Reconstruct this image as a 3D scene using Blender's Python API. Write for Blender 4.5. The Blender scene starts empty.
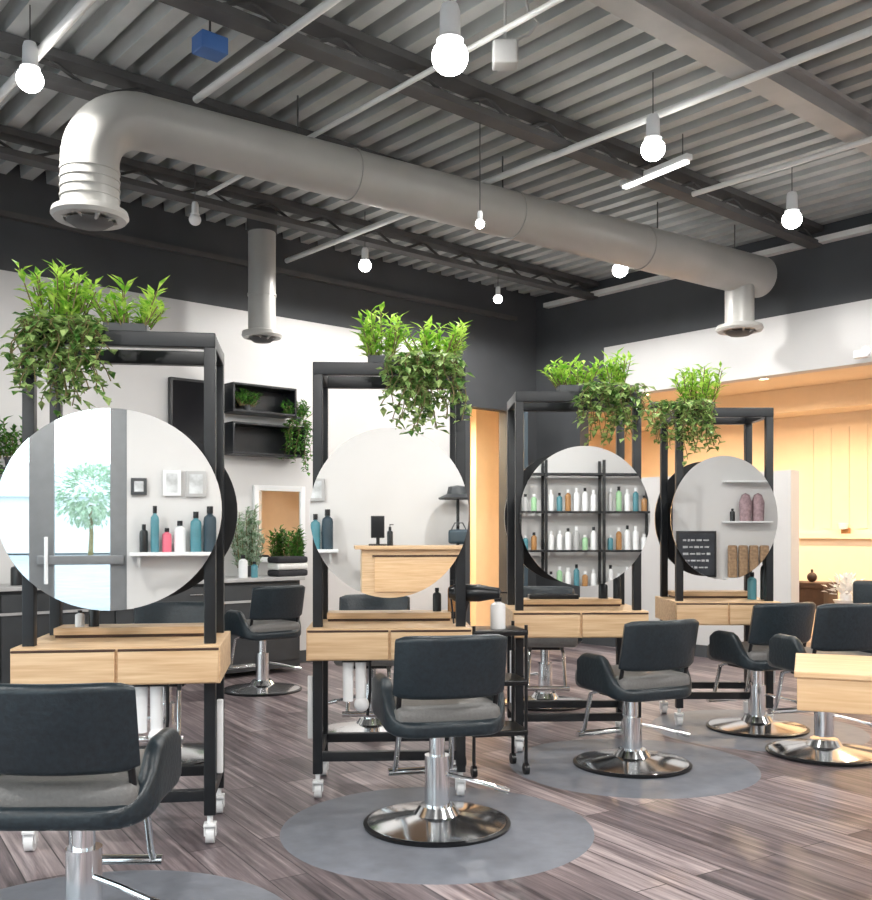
import bpy, bmesh, math, random
from mathutils import Vector, Matrix, Euler
R = math.radians
random.seed(11)
SC = bpy.context.scene
COL = SC.collection
F, CX, HY, CAMZ = 965.0, 436.0, 531.0, 1.27

def P(px, py, d):
    return Vector(((px-CX)/F*d, d, CAMZ-(py-HY)/F*d))

# ------------------------------------------------------------------ materials
def mat(name, color, rough=0.5, metal=0.0, var=0.0, scale=8.0, bump=0.0, coat=0.0, spec=0.5):
    m = bpy.data.materials.new(name); m.use_nodes = True
    nt = m.node_tree; b = nt.nodes['Principled BSDF']
    b.inputs['Base Color'].default_value = (*color, 1)
    b.inputs['Roughness'].default_value = rough
    b.inputs['Metallic'].default_value = metal
    b.inputs['Specular IOR Level'].default_value = spec
    b.inputs['Coat Weight'].default_value = coat
    if var or bump:
        tc = nt.nodes.new('ShaderNodeTexCoord')
        n = nt.nodes.new('ShaderNodeTexNoise'); n.inputs['Scale'].default_value = scale
        n.inputs['Detail'].default_value = 4
        nt.links.new(tc.outputs['Object'], n.inputs['Vector'])
        if var:
            r = nt.nodes.new('ShaderNodeValToRGB')
            r.color_ramp.elements[0].position = .3; r.color_ramp.elements[1].position = .7
            r.color_ramp.elements[0].color = (*[c*(1-var) for c in color], 1)
            r.color_ramp.elements[1].color = (*[min(1, c*(1+var)) for c in color], 1)
            nt.links.new(n.outputs['Fac'], r.inputs['Fac'])
            nt.links.new(r.outputs['Color'], b.inputs['Base Color'])
        if bump:
            bp = nt.nodes.new('ShaderNodeBump'); bp.inputs['Strength'].default_value = bump
            bp.inputs['Distance'].default_value = .01
            nt.links.new(n.outputs['Fac'], bp.inputs['Height'])
            nt.links.new(bp.outputs['Normal'], b.inputs['Normal'])
    return m

def emit(name, color, strength):
    m = bpy.data.materials.new(name); m.use_nodes = True
    b = m.node_tree.nodes['Principled BSDF']
    b.inputs['Base Color'].default_value = (*color, 1)
    b.inputs['Emission Color'].default_value = (*color, 1)
    b.inputs['Emission Strength'].default_value = strength
    return m

def wood(name, c1, c2, scale=3.0, rough=.4):
    m = bpy.data.materials.new(name); m.use_nodes = True
    nt = m.node_tree; b = nt.nodes['Principled BSDF']
    tc = nt.nodes.new('ShaderNodeTexCoord'); mp = nt.nodes.new('ShaderNodeMapping')
    mp.inputs['Scale'].default_value = (1.2, 14, 22)
    n = nt.nodes.new('ShaderNodeTexNoise'); n.inputs['Scale'].default_value = scale; n.inputs['Detail'].default_value = 6
    r = nt.nodes.new('ShaderNodeValToRGB')
    r.color_ramp.elements[0].position = .32; r.color_ramp.elements[1].position = .68
    r.color_ramp.elements[0].color = (*c1, 1); r.color_ramp.elements[1].color = (*c2, 1)
    L = nt.links.new
    L(tc.outputs['Object'], mp.inputs['Vector']); L(mp.outputs['Vector'], n.inputs['Vector'])
    L(n.outputs['Fac'], r.inputs['Fac']); L(r.outputs['Color'], b.inputs['Base Color'])
    b.inputs['Roughness'].default_value = rough
    return m

def leafmat(name, c1, c2):
    m = bpy.data.materials.new(name); m.use_nodes = True
    nt = m.node_tree; b = nt.nodes['Principled BSDF']
    tc = nt.nodes.new('ShaderNodeTexCoord')
    n = nt.nodes.new('ShaderNodeTexNoise'); n.inputs['Scale'].default_value = 28
    r = nt.nodes.new('ShaderNodeValToRGB')
    r.color_ramp.elements[0].position = .38; r.color_ramp.elements[1].position = .62
    r.color_ramp.elements[0].color = (*c1, 1); r.color_ramp.elements[1].color = (*c2, 1)
    L = nt.links.new
    L(tc.outputs['Object'], n.inputs['Vector']); L(n.outputs['Fac'], r.inputs['Fac'])
    L(r.outputs['Color'], b.inputs['Base Color'])
    b.inputs['Roughness'].default_value = .45
    tr = nt.nodes.new('ShaderNodeBsdfTranslucent'); L(r.outputs['Color'], tr.inputs['Color'])
    mx = nt.nodes.new('ShaderNodeMixShader'); mx.inputs[0].default_value = .3
    out = nt.nodes['Material Output']
    L(b.outputs[0], mx.inputs[1]); L(tr.outputs[0], mx.inputs[2]); L(mx.outputs[0], out.inputs[0])
    return m

def glassmat(name):
    m = bpy.data.materials.new(name); m.use_nodes = True
    nt = m.node_tree; nt.nodes.remove(nt.nodes['Principled BSDF'])
    t = nt.nodes.new('ShaderNodeBsdfTransparent'); t.inputs[0].default_value = (.93, .97, .96, 1)
    g = nt.nodes.new('ShaderNodeBsdfGlossy'); g.inputs['Roughness'].default_value = .02
    mx = nt.nodes.new('ShaderNodeMixShader'); mx.inputs[0].default_value = .07
    nt.links.new(t.outputs[0], mx.inputs[1]); nt.links.new(g.outputs[0], mx.inputs[2])
    nt.links.new(mx.outputs[0], nt.nodes['Material Output'].inputs[0])
    return m

def floormat():
    m = bpy.data.materials.new('plank_floor'); m.use_nodes = True
    nt = m.node_tree; b = nt.nodes['Principled BSDF']; L = nt.links.new
    tc = nt.nodes.new('ShaderNodeTexCoord'); mp = nt.nodes.new('ShaderNodeMapping')
    mp.inputs['Rotation'].default_value = (0, 0, -math.atan2(965, -606))
    L(tc.outputs['Object'], mp.inputs['Vector'])
    br = nt.nodes.new('ShaderNodeTexBrick')
    br.inputs['Scale'].default_value = 1; br.inputs['Brick Width'].default_value = 1.25
    br.inputs['Row Height'].default_value = .15; br.inputs['Mortar Size'].default_value = .0025
    br.inputs['Color1'].default_value = (0, 0, 0, 1); br.inputs['Color2'].default_value = (1, 1, 1, 1)
    br.inputs['Mortar'].default_value = (.3, .3, .3, 1); br.offset = .37
    L(mp.outputs['Vector'], br.inputs['Vector'])
    mp2 = nt.nodes.new('ShaderNodeMapping'); mp2.inputs['Scale'].default_value = (1.1, 22, 1)
    L(mp.outputs['Vector'], mp2.inputs['Vector'])
    n = nt.nodes.new('ShaderNodeTexNoise'); n.inputs['Scale'].default_value = 1.4; n.inputs['Detail'].default_value = 7
    n.inputs['Roughness'].default_value = .65
    L(mp2.outputs['Vector'], n.inputs['Vector'])
    r = nt.nodes.new('ShaderNodeValToRGB'); e = r.color_ramp.elements
    e[0].position = .25; e[0].color = (.05, .040, .046, 1); e[1].position = .78; e[1].color = (.58, .49, .49, 1)
    x = e.new(.5); x.color = (.20, .158, .168, 1)
    ad = nt.nodes.new('ShaderNodeMath'); ad.operation = 'MULTIPLY_ADD'
    ad.inputs[1].default_value = .26; L(br.outputs['Color'], ad.inputs[0])
    sb = nt.nodes.new('ShaderNodeMath'); sb.operation = 'SUBTRACT'; sb.inputs[1].default_value = .13
    L(n.outputs['Fac'], sb.inputs[0]); L(sb.outputs[0], ad.inputs[2])
    L(ad.outputs[0], r.inputs['Fac'])
    mx = nt.nodes.new('ShaderNodeMix'); mx.data_type = 'RGBA'
    L(br.outputs['Fac'], mx.inputs['Factor']); L(r.outputs['Color'], mx.inputs['A'])
    mx.inputs['B'].default_value = (.03, .025, .028, 1)
    L(mx.outputs['Result'], b.inputs['Base Color'])
    b.inputs['Roughness'].default_value = .33
    return m

M = dict(
    floor=floormat(),
    white=mat('white_wall_paint', (.66, .655, .65), .7, var=.02, scale=2),
    charcoal=mat('charcoal_paint', (.068, .073, .08), .75, var=.1, scale=2),
    deck=mat('grey_steel_deck', (.45, .47, .465), .55, var=.12, scale=3),
    joist=mat('grey_joist_paint', (.085, .085, .085), .6, var=.15, scale=5),
    beam=mat('pale_grey_beam', (.42, .42, .41), .55, var=.08, scale=4),
    pipe=mat('pale_conduit', (.80, .80, .78), .4, var=.05),
    duct=mat('duct_paint', (.42, .415, .395), .36, metal=.0, var=.06, scale=3),
    black=mat('black_powder_coat', (.007, .009, .012), .38, var=.2, scale=20),
    leather=mat('black_leather', (.013, .022, .029), .36, var=.25, scale=60, bump=.2),
    seat=mat('grey_seat_leather', (.15, .148, .145), .45, var=.08, scale=90, bump=.2),
    chrome=mat('chrome', (.82, .84, .86), .13, metal=1, var=.03),
    wood=wood('maple_wood', (.62, .40, .22), (.80, .58, .36)),
    woodfloor2=wood('light_maple', (.72, .46, .24), (.86, .60, .36)),
    mirror=mat('mirror_glass', (.93, .95, .95), .01, metal=1),
    leaf=leafmat('bright_leaf', (.16, .42, .03), (.62, .85, .16)),
    vine=leafmat('vine_leaf', (.06, .18, .03), (.50, .66, .25)),
    dleaf=leafmat('dark_leaf', (.025, .10, .02), (.15, .38, .06)),
    pleaf=leafmat('pale_leaf', (.20, .34, .20), (.62, .72, .58)),
    stem=mat('plant_stem', (.16, .13, .05), .7, var=.2),
    pot=mat('charcoal_pot', (.06, .065, .07), .6, var=.1),
    mat_=mat('grey_rubber_mat', (.19, .205, .24), .42, var=.1, scale=12, bump=.15),
    peach=mat('peach_paint', (.88, .72, .53), .7, var=.02),
    grey=mat('grey_laminate', (.45, .45, .45), .45, var=.05),
    dark=mat('dark_laminate', (.05, .055, .06), .4, var=.1),
    wplastic=mat('white_plastic', (.85, .86, .87), .3, var=.02),
    bplastic=mat('black_plastic', (.007, .008, .01), .3, var=.2),
    bronze=mat('dark_brown_wood', (.06, .028, .016), .5, var=.3),
    teal=mat('teal_bottle', (.08, .25, .3), .25, var=.1),
    green=mat('green_bottle', (.35, .6, .35), .25, var=.1),
    pink=mat('pink_bottle', (.75, .15, .22), .3, var=.1),
    amber=mat('amber_bottle', (.4, .2, .07), .25, var=.1),
    paper=mat('pale_print', (.55, .57, .58), .6, var=.3, scale=9),
    chalk=mat('chalkboard', (.03, .035, .045), .6, var=.2),
    blue=mat('blue_box_paint', (.05, .14, .38), .5, var=.1),
    hair=mat('brown_fabric', (.34, .22, .13), .8, var=.3, scale=20),
    mauve=mat('mauve_fabric', (.36, .25, .27), .8, var=.25, scale=20),
    towelw=mat('white_towel', (.8, .8, .78), .95, var=.04, scale=60, bump=.4),
    towelb=mat('black_towel', (.03, .03, .035), .95, var=.2, scale=60, bump=.4),
    asphalt=mat('asphalt', (.34, .36, .38), .9, var=.12, scale=1.5),
    facade=mat('pale_render', (.68, .72, .74), .8, var=.05),
    alu=mat('grey_aluminium', (.22, .23, .24), .4, metal=.3, var=.05),
    door=mat('slate_door', (.03, .055, .075), .5, var=.1),
    glass=glassmat('window_glass'),
    bulb=emit('lamp_bulb', (1, .98, .95), 26),
    wbulb=emit('warm_bulb', (1, .72, .42), 14),
)

# ------------------------------------------------------------------ mesh builder
class MB:
    def __init__(s): s.bm = bmesh.new()
    def box(s, c, size, rot=None, bev=0):
        mx = Matrix.Translation(Vector(c)) @ (rot.to_matrix().to_4x4() if rot else Matrix()) @ Matrix.Diagonal((*size, 1))
        g = bmesh.ops.create_cube(s.bm, size=1, matrix=mx)
        if bev:
            es = list({e for v in g['verts'] for e in v.link_edges})
            bmesh.ops.bevel(s.bm, geom=es, offset=bev, segments=3, profile=.6, affect='EDGES', clamp_overlap=True)
        return s
    def cyl(s, p0, p1, r, r2=None, seg=20):
        p0, p1 = Vector(p0), Vector(p1); d = p1-p0
        q = Vector((0, 0, 1)).rotation_difference(d.normalized()).to_matrix().to_4x4()
        bmesh.ops.create_cone(s.bm, cap_ends=True, segments=seg, radius1=r, radius2=r if r2 is None else r2,
                              depth=d.length, matrix=Matrix.Translation((p0+p1)/2) @ q)
        return s
    def ball(s, c, rad, seg=20, sc=(1, 1, 1)):
        bmesh.ops.create_uvsphere(s.bm, u_segments=seg, v_segments=seg//2+2, radius=rad,
                                  matrix=Matrix.Translation(Vector(c)) @ Matrix.Diagonal((*sc, 1)))
        return s
    def lathe(s, prof, c=(0, 0, 0), seg=40):
        c = Vector(c); rings = []
        for r, z in prof:
            if r < 1e-5: rings.append([s.bm.verts.new(c+Vector((0, 0, z)))])
            else: rings.append([s.bm.verts.new(c+Vector((r*math.cos(2*math.pi*i/seg), r*math.sin(2*math.pi*i/seg), z))) for i in range(seg)])
        for a, b in zip(rings, rings[1:]):
            for i in range(seg):
                j = (i+1) % seg
                vs = []
                for v in ((a[i], a[j], b[j], b[i]) if len(a) > 1 and len(b) > 1 else
                          ((a[0], b[j], b[i]) if len(a) == 1 else (a[i], a[j], b[0]))): vs.append(v)
                if len(set(vs)) > 2: s.bm.faces.new(vs)
        return s
    def tube(s, pts, r, seg=14, cap=True):
        pts = [Vector(p) for p in pts]; rings = []
        for i, p in enumerate(pts):
            t = (pts[min(i+1, len(pts)-1)]-pts[max(i-1, 0)]).normalized()
            up = Vector((0, 0, 1)) if abs(t.z) < .95 else Vector((0, 1, 0))
            if i: up = prev
            a = (up - t*up.dot(t)).normalized(); b = t.cross(a); prev = a
            rr = r[i] if isinstance(r, (list, tuple)) else r
            rings.append([s.bm.verts.new(p+a*rr*math.cos(2*math.pi*k/seg)+b*rr*math.sin(2*math.pi*k/seg)) for k in range(seg)])
        for A, B in zip(rings, rings[1:]):
            for k in range(seg): s.bm.faces.new((A[k], A[(k+1) % seg], B[(k+1) % seg], B[k]))
        if cap: s.bm.faces.new(rings[0][::-1]); s.bm.faces.new(rings[-1])
        return s
    def loft(s, secs, closed=False):
        rs = [[s.bm.verts.new(Vector(p)) for p in sec] for sec in secs]; n = len(rs[0])
        for A, B in zip(rs, rs[1:]):
            for k in range(n): s.bm.faces.new((A[k], A[(k+1) % n], B[(k+1) % n], B[k]))
        s.bm.faces.new(rs[0][::-1]); s.bm.faces.new(rs[-1])
        return s
    def prism(s, poly, z0, z1):
        b = [s.bm.verts.new((x, y, z0)) for x, y in poly]; t = [s.bm.verts.new((x, y, z1)) for x, y in poly]
        s.bm.faces.new(b[::-1]); s.bm.faces.new(t)
        for i in range(len(poly)):
            j = (i+1) % len(poly); s.bm.faces.new((b[i], b[j], t[j], t[i]))
        return s
    def leaf(s, p, d, ln, w, up):
        d = d.normalized(); side = d.cross(up)
        if side.length < 1e-3: side = d.cross(Vector((1, 0, .2)))
        side.normalize(); n = side.cross(d)
        v = s.bm.verts.new
        a = v(p); t = v(p+d*ln - n*ln*.18); m = v(p+d*ln*.5 - n*w*.12)
        l = v(p+d*ln*.45+side*w*.5+n*w*.12); r = v(p+d*ln*.45-side*w*.5+n*w*.12)
        for f in ((a, m, l), (l, m, t), (a, r, m), (r, t, m)): s.bm.faces.new(f)
        return s
    def build(s, name, m, parent=None, smooth=True, loc=None, angle=38):
        bmesh.ops.recalc_face_normals(s.bm, faces=s.bm.faces)
        me = bpy.data.meshes.new(name); s.bm.to_mesh(me); s.bm.free()
        for x in (m if isinstance(m, (list, tuple)) else [m]): me.materials.append(x)
        o = bpy.data.objects.new(name, me); COL.objects.link(o)
        if parent: o.parent = parent
        if loc is not None: o.location = loc
        if smooth and len(me.polygons):
            me.polygons.foreach_set('use_smooth', [True]*len(me.polygons))
            me.set_sharp_from_angle(angle=R(angle))
        return o

def tag(o, label, cat, group=None):
    o['label'] = label; o['category'] = cat
    if group: o['group'] = group
    return o
def thing(name, label, cat, loc=(0, 0, 0), rz=0, group=None):
    o = bpy.data.objects.new(name, None); COL.objects.link(o); o.empty_display_size = .1
    o.location = loc; o.rotation_euler = (0, 0, rz)
    return tag(o, label, cat, group)
def struct(name, mb, m, **k):
    o = mb.build(name, m, **k); o['kind'] = 'structure'; return o
def copy_tree(o, parent=None):
    c = o.copy(); COL.objects.link(c)
    if parent: c.parent = parent
    for ch in list(o.children): copy_tree(ch, c)
    return c

# ------------------------------------------------------------------ room frame
C = Vector((1.19, 11.46)); U = Vector((.756, .655)).normalized(); V = Vector((-U.y, U.x))
CEIL = 4.05; BAND = 3.3
def uv(u, v, z=0): p = C+U*u+V*v; return Vector((p.x, p.y, z))
def lt(px):
    r = (px-CX)/F; return (C.x-r*C.y)/(U.x-r*U.y)            # distance along left wall from the corner
def rs(px):
    r = (px-CX)/F; return (r*C.y-C.x)/(-V.x+V.y*r)            # distance along right wall from the corner
def lwall(mb, t0, t1, z0, z1, th=.15):                        # left wall lies on v=0, room on v<0
    a, b = uv(-t0, 0), uv(-t1, 0); n = V*th
    mb.prism([(a.x, a.y), (b.x, b.y), (b.x+n.x, b.y+n.y), (a.x+n.x, a.y+n.y)], z0, z1); return mb
def rwall(mb, s0, s1, z0, z1, th=.15):
    a, b = uv(0, -s0), uv(0, -s1); n = U*th
    mb.prism([(a.x, a.y), (b.x, b.y), (b.x+n.x, b.y+n.y), (a.x+n.x, a.y+n.y)], z0, z1); return mb
AU = math.atan2(U.y, U.x)

LEND, REND, YB = 9.2, 9.7, -3.2
PL, PR = uv(-LEND, 0), uv(0, -REND)
XL, XR = PL.x, PR.x
# floor: salon, alcove and back room
fm = MB()
a = uv(-14, 5); 
fm.prism([(XL-.1, YB-.1), (XR+6, YB-.1), (XR+6, 12), (C.x+4, 16), (C.x-4, 16), (XL-.1, PL.y+5)], -.1, 0)
struct('floor', fm, M['floor'], smooth=False)

# left wall
dt0, dt1, dz = lt(508), lt(468), 2.66
tw = lt(458)
struct('wall_left', lwall(MB(), tw, LEND, 0, BAND), M['white'], smooth=False)
m = MB(); lwall(m, 0, dt0, 0, BAND); lwall(m, dt1, tw, 0, BAND); lwall(m, dt0, dt1, dz, BAND); lwall(m, -.15, LEND, BAND, CEIL+.1)
struct('wall_left_upper', m, M['charcoal'], smooth=False)
# right wall
j0, j1, hz, hw = rs(580), rs(791), 2.75, 1.84
cw = rs(604); OPEN = 6.6
m = MB(); rwall(m, cw, REND, hz, BAND); rwall(m, j0, j1, 0, hw); rwall(m, OPEN, REND, 0, hz)
struct('wall_right', m, M['white'], smooth=False)
m = MB(); rwall(m, 0, j0, 0, hz); rwall(m, 0, cw, hz, BAND); rwall(m, -.15, REND, BAND, CEIL+.1)
struct('wall_right_upper', m, M['charcoal'], smooth=False)
# pale angle where the deck meets the walls
m = MB(); a, b = uv(-.05, -.2), uv(-.05, -REND+.3)
m.box(((a.x+b.x)/2, (a.y+b.y)/2, 3.9), ((b-a).length, .09, .05), Euler((0, 0, math.atan2(b.y-a.y, b.x-a.x))))
struct('trim_1', m, M['pipe'], smooth=False)
m = MB(); a, b = uv(-.4, -.05), uv(-LEND+.3, -.05)
m.box(((a.x+b.x)/2, (a.y+b.y)/2, 3.72), ((b-a).length, .06, .045), Euler((0, 0, AU)))
struct('trim_2', m, M['joist'], smooth=False)
# skirting
m = MB(); a, b = uv(-tw-.02, -.012), uv(-LEND+.1, -.012)
m.box(((a.x+b.x)/2, (a.y+b.y)/2, .06), ((b-a).length, .02, .12), Euler((0, 0, AU)))
struct('baseboard_left', m, M['charcoal'], smooth=False)
m = MB(); a, b = uv(-.012, -j0), uv(-.012, -j1)
m.box(((a.x+b.x)/2, (a.y+b.y)/2, .06), ((b-a).length, .02, .12), Euler((0, 0, AU+math.pi/2)))
struct('baseboard_right', m, M['charcoal'], smooth=False)

# side window wall x = XL and shop front y = YB
def window(n, x0, x1, z0, z1, y, axis='x', mull=()):
    fr = MB(); pn = MB(); th, fw = .08, .06
    def bx(mb, c0, c1, za, zb, t):
        if axis == 'x': mb.box(((c0+c1)/2, y, (za+zb)/2), (c1-c0, t, zb-za))
        else: mb.box((y, (c0+c1)/2, (za+zb)/2), (t, c1-c0, zb-za))
    bx(fr, x0, x1, z1-fw, z1, th); bx(fr, x0, x1, z0, z0+fw, th)
    bx(fr, x0, x0+fw, z0, z1, th); bx(fr, x1-fw, x1, z0, z1, th)
    for q in mull: bx(fr, q-fw/2, q+fw/2, z0, z1, th)
    bx(pn, x0+fw, x1-fw, z0+fw, z1-fw, .012)
    o = struct('window_%d' % n, fr, M['alu'], smooth=False)  # windows 5 to 8 are the clerestory added out of view
    pn.build('glass_pane', M['glass'], o, smooth=False)
    return o

sdepth = .16
m = MB()
m.box((XL-.075, (PL.y+YB)/2, .2), (.15, PL.y-YB, .4)); m.box((XL-.075, (PL.y+YB)/2, 3.6), (.15, PL.y-YB, 1.0))
for y in (YB+.1, YB+3.1, YB+6.0, PL.y-.15): m.box((XL-.075, y, 1.75), (.15, .3, 2.7))
struct('wall_window_side', m, M['white'], smooth=False)
for k, (ya, yb) in enumerate(((YB+.25, YB+2.95), (YB+3.25, YB+5.85), (YB+6.15, PL.y-.3))):
    window(k+1, ya, yb, .4, 3.1, XL-.075, 'y', ((ya+yb)/2,))

# ------------------------------------------------------------------ stations data
ST = [  # centre px, depth, yaw, width, mirror half width, mirror px centre
    dict(px=121, Z=3.87, yaw=R(8), w=.745, rx=.43, mdx=-.03),
    dict(px=389.5, Z=4.60, yaw=R(3), w=.725, rx=.375, mdx=.0),
    dict(px=578, Z=5.55, yaw=R(2), w=.725, rx=.375, mdx=.03),
    dict(px=724, Z=6.28, yaw=R(0), w=.63, rx=.345, mdx=-.015),
]
for s in ST:
    s['loc'] = Vector(((s['px']-CX)/F*s['Z'], s['Z'], 0))
def refl(px, py, s, y0):
    """point of the plane y=y0 seen at a pixel in the mirror of station s"""
    d = Vector(((px-CX)/F, 1, -(py-HY)/F)); yaw = s['yaw']
    n = Vector((math.sin(yaw), -math.cos(yaw), 0)); mp = s['loc']+n*.05+Vector((0, 0, CAMZ))
    o = Vector((0, 0, CAMZ)); k = (mp-o).dot(n)/d.dot(n); h = o+d*k
    r = d-2*d.dot(n)*n; t = (y0-h.y)/r.y
    return h+r*t

# shop front
g = lambda px, py=531: refl(px, py, ST[0], YB)
xa, xb, xc = g(45).x, g(117).x, g(127).x
m = MB()
def yb_box(x0, x1, z0, z1): m.box(((x0+x1)/2, YB-.075, (z0+z1)/2), (x1-x0, .15, z1-z0))
yb_box(XL-.15, XL+.3, 0, CEIL+.1); yb_box(XL+.3, xc, 3.1, CEIL+.1); yb_box(xc, XR+.15, 0, 2.85); yb_box(xc, XR+.15, 3.85, CEIL+.1)
for k in range(5): yb_box(xc+k*(XR-xc)/4-.08, xc+k*(XR-xc)/4+.08, 2.8, 3.9)
struct('wall_front', m, M['white'], smooth=False)
m = MB(); a = Vector((XR+.075, (PR.y+YB)/2, CEIL/2)); m.box(a, (.15, PR.y-YB, CEIL+.1))
struct('wall_side', m, M['white'], smooth=False)
for k in range(4): window(5+k, xc+k*(XR-xc)/4+.08, xc+(k+1)*(XR-xc)/4-.08, 2.85, 3.85, YB-.075, 'x')  # clerestory added out of view to let in more daylight from the front
window(4, XL+.3, xa-.1, .05, 3.1, YB-.075, 'x', ((XL+.3+xa)/2,))
# glazed entrance door
dr = MB()
x0, x1 = xa-.1, xc; zb = g(80, 560).z
for (c0, c1) in ((x0, x0+.19), (xb-.07, x1)): dr.box(((c0+c1)/2, YB-.075, 1.55), (c1-c0, .1, 3.1))
dr.box(((x0+x1)/2, YB-.075, 3.06), (x1-x0, .1, .08)); dr.box(((x0+x1)/2, YB-.075, .1), (x1-x0, .08, .2))
do = struct('door_1', dr, M['alu'], smooth=False)
MB().box(((x0+x1)/2, YB-.075, 1.6), (x1-x0-.1, .012, 2.9)).build('glass_pane', M['glass'], do, smooth=False)
MB().box(((x0+x1)/2, YB-.0, zb), (x1-x0-.05, .04, .1), bev=.01).build('push_bar', M['alu'], do)
MB().cyl((x0+.12, YB+.07, zb-.25), (x0+.12, YB+.07, zb+.25), .02).build('door_handle', M['wplastic'], do)

# ------------------------------------------------------------------ ceiling: ribbed deck, joists, beam, pipes
m = MB(); u0, u1, v0, v1 = -15.5, .3, -16, .3
pitch, dep = .20, .12; prof = []
u = u0
while u < u1:
    prof += [(u, 0), (u+.09, 0), (u+.10, dep), (u+.19, dep)]; u += pitch
A = []; B = []
for (uu, zz) in prof:
    A.append(m.bm.verts.new(uv(uu, v0, CEIL+zz))); B.append(m.bm.verts.new(uv(uu, v1, CEIL+zz)))
for i in range(len(A)-1): m.bm.faces.new((A[i], A[i+1], B[i+1], B[i]))
p = [uv(u0, v0, CEIL+.17), uv(u1, v0, CEIL+.17), uv(u1, v1, CEIL+.17), uv(u0, v1, CEIL+.17)]
m.bm.faces.new([m.bm.verts.new(q) for q in p])
struct('ceiling', m, M['deck'], smooth=False)

def bar(mb, a, b, w, h):
    a, b = Vector(a), Vector(b); d = b-a
    q = d.to_track_quat('X', 'Z').to_euler()
    mb.box((a+b)/2, (d.length, w, h), q); return mb
n = 3
for v in (-.9, -2.2, -3.5, -6.1, -7.4, -8.7):
    m = MB(); ua, ub = -11.2, -.02
    if v < -3: ua = -9.5
    bar(m, uv(ua, v, CEIL-.035), uv(ub, v, CEIL-.035), .14, .05)
    bar(m, uv(ua, v, CEIL-.175), uv(ub, v, CEIL-.175), .12, .045)
    k = ua
    while k < ub-.3:
        m.cyl(uv(k, v, CEIL-.175), uv(k+.28, v, CEIL-.05), .012, seg=6)
        m.cyl(uv(k+.28, v, CEIL-.05), uv(k+.56, v, CEIL-.175), .012, seg=6); k += .56
    struct('trim_%d' % n, m, M['joist'], smooth=False); n += 1
m = MB()   # wide flange beam
for zz, ww, hh in ((3.885, .15, .03), (CEIL-.015, .15, .03), (3.96, .02, .13)):
    bar(m, uv(-9, -4.87, zz), uv(-.02, -4.87, zz), ww, hh)
struct('trim_%d' % n, m, M['beam'], smooth=False)

def pipe(label, u, va, vb, z, r, mt='pipe'):
    m = MB(); m.cyl(uv(u, va, z), uv(u, vb, z), r, seg=14)
    o = m.build('conduit_pipe', M[mt]); tag(o, label, 'pipe', None); return o
pipe('long pale pipe crossing under the wide ceiling beam', -3.47, -9.5, -.02, 3.838, .024)
pipe('pale pipe under the deck at far left above the left lamp', -6.62, -9, -.02, 3.838, .026)
pipe('pale pipe under the deck above the blue box', -5.72, -9, -2.6, 3.84, .022)
pipe('thin grey pipe high under the deck between the duct and the big lamp', -4.9, -8.5, -1.2, 3.84, .016)
pipe('thin grey pipe crossing the deck right of the wide beam', -2.1, -9, -3.6, 3.84, .02)

# linear ceiling fixture (bright strip)
a, b = P(690, 160, 6.7), P(622, 189, 7.25)
d = b-a; lf = thing('strip_light', 'slim white strip light under the dark deck right of the middle lamp', 'light', (a+b)/2, math.atan2(d.y, d.x))
MB().box((0, 0, .03), (d.length, .06, .04), bev=.008).build('housing', M['wplastic'], lf)
MB().box((0, 0, 0), (d.length-.05, .045, .02)).build('diffuser', emit('strip_glow', (1, 1, .97), 1.6), lf)
for sx in (-.4, .4): MB().cyl((sx*d.length, 0, .05), (sx*d.length, 0, CEIL-(a.z+b.z)/2), .004, seg=6).build('hanger', M['joist'], lf)

# ------------------------------------------------------------------ air duct
def P2(px, d): return Vector(((px-CX)/F*d, d))
DZ = 3.6; a2, b2 = P2(90, 5.4), P2(745, 8.85)
dd = (b2-a2); ln = dd.length; dn = dd.normalized()
duct = thing('air_duct', 'big round pale grey spiral air duct hanging below the ceiling', 'duct', (a2.x, a2.y, 0), math.atan2(dd.y, dd.x))
rd = .18; zc = DZ+.03
pts = [(0, 0, 3.06), (0, 0, 3.3)]
Rb = .30
for k in range(0, 13):
    t = k/12*math.pi/2; pts.append((Rb-Rb*math.cos(t), 0, zc-Rb+Rb*math.sin(t)))
pts += [(Rb+(ln+.22-Rb)*k/20, 0, zc) for k in range(1, 21)]
MB().tube(pts, [.158 if i < 16 else .158+.03*(i-15)/20 for i in range(len(pts))], 32).build('duct_pipe', M['duct'], duct)
for z in (3.13, 3.18, 3.23, 3.28): MB().tube([(0, 0, z-.006), (0, 0, z+.006)], .163, 32).build('seam_band', M['duct'], duct)
for k in (2, 4, 6):
    x = Rb+k*(ln-Rb)/8; MB().tube([(x-.01, 0, zc), (x+.01, 0, zc)], .163+.03*k/8, 32).build('seam_band', M['duct'], duct)
def diffuser(parent, x, z, r):
    MB().lathe([(r*.8, z+.05), (r*1.35, z+.03), (r*1.4, z), (r*1.3, z-.02), (r*.95, z-.02), (r*.9, z+.03), (r*.8, z+.05)], (x, 0, 0), 32).build('diffuser_ring', M['duct'], parent)
    MB().lathe([(0, z-.06), (r*.6, z-.055), (r*.85, z-.03), (r*.6, z-.02), (0, z-.015)], (x, 0, 0), 32).build('diffuser_cone', M['joist'], parent)
    m = MB()
    m.cyl((x, 0, z-.03), (x, 0, z-.02), r*.5)
    for k in range(8):
        t = k*math.pi/4; m.cyl((x+r*.4*math.cos(t), r*.7*math.sin(t), z-.035), (x+r*1.2*math.cos(t), r*1.2*math.sin(t), z-.005), .012, seg=6)
    m.build('diffuser_vane', M['duct'], parent)
diffuser(duct, 0, 3.03, .15)
xo = ln-.08
MB().cyl((xo, 0, 3.13), (xo, 0, zc-.1), .13, seg=28).build('outlet_stub', M['duct'], duct)
diffuser(duct, xo, 3.11, .15)
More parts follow.
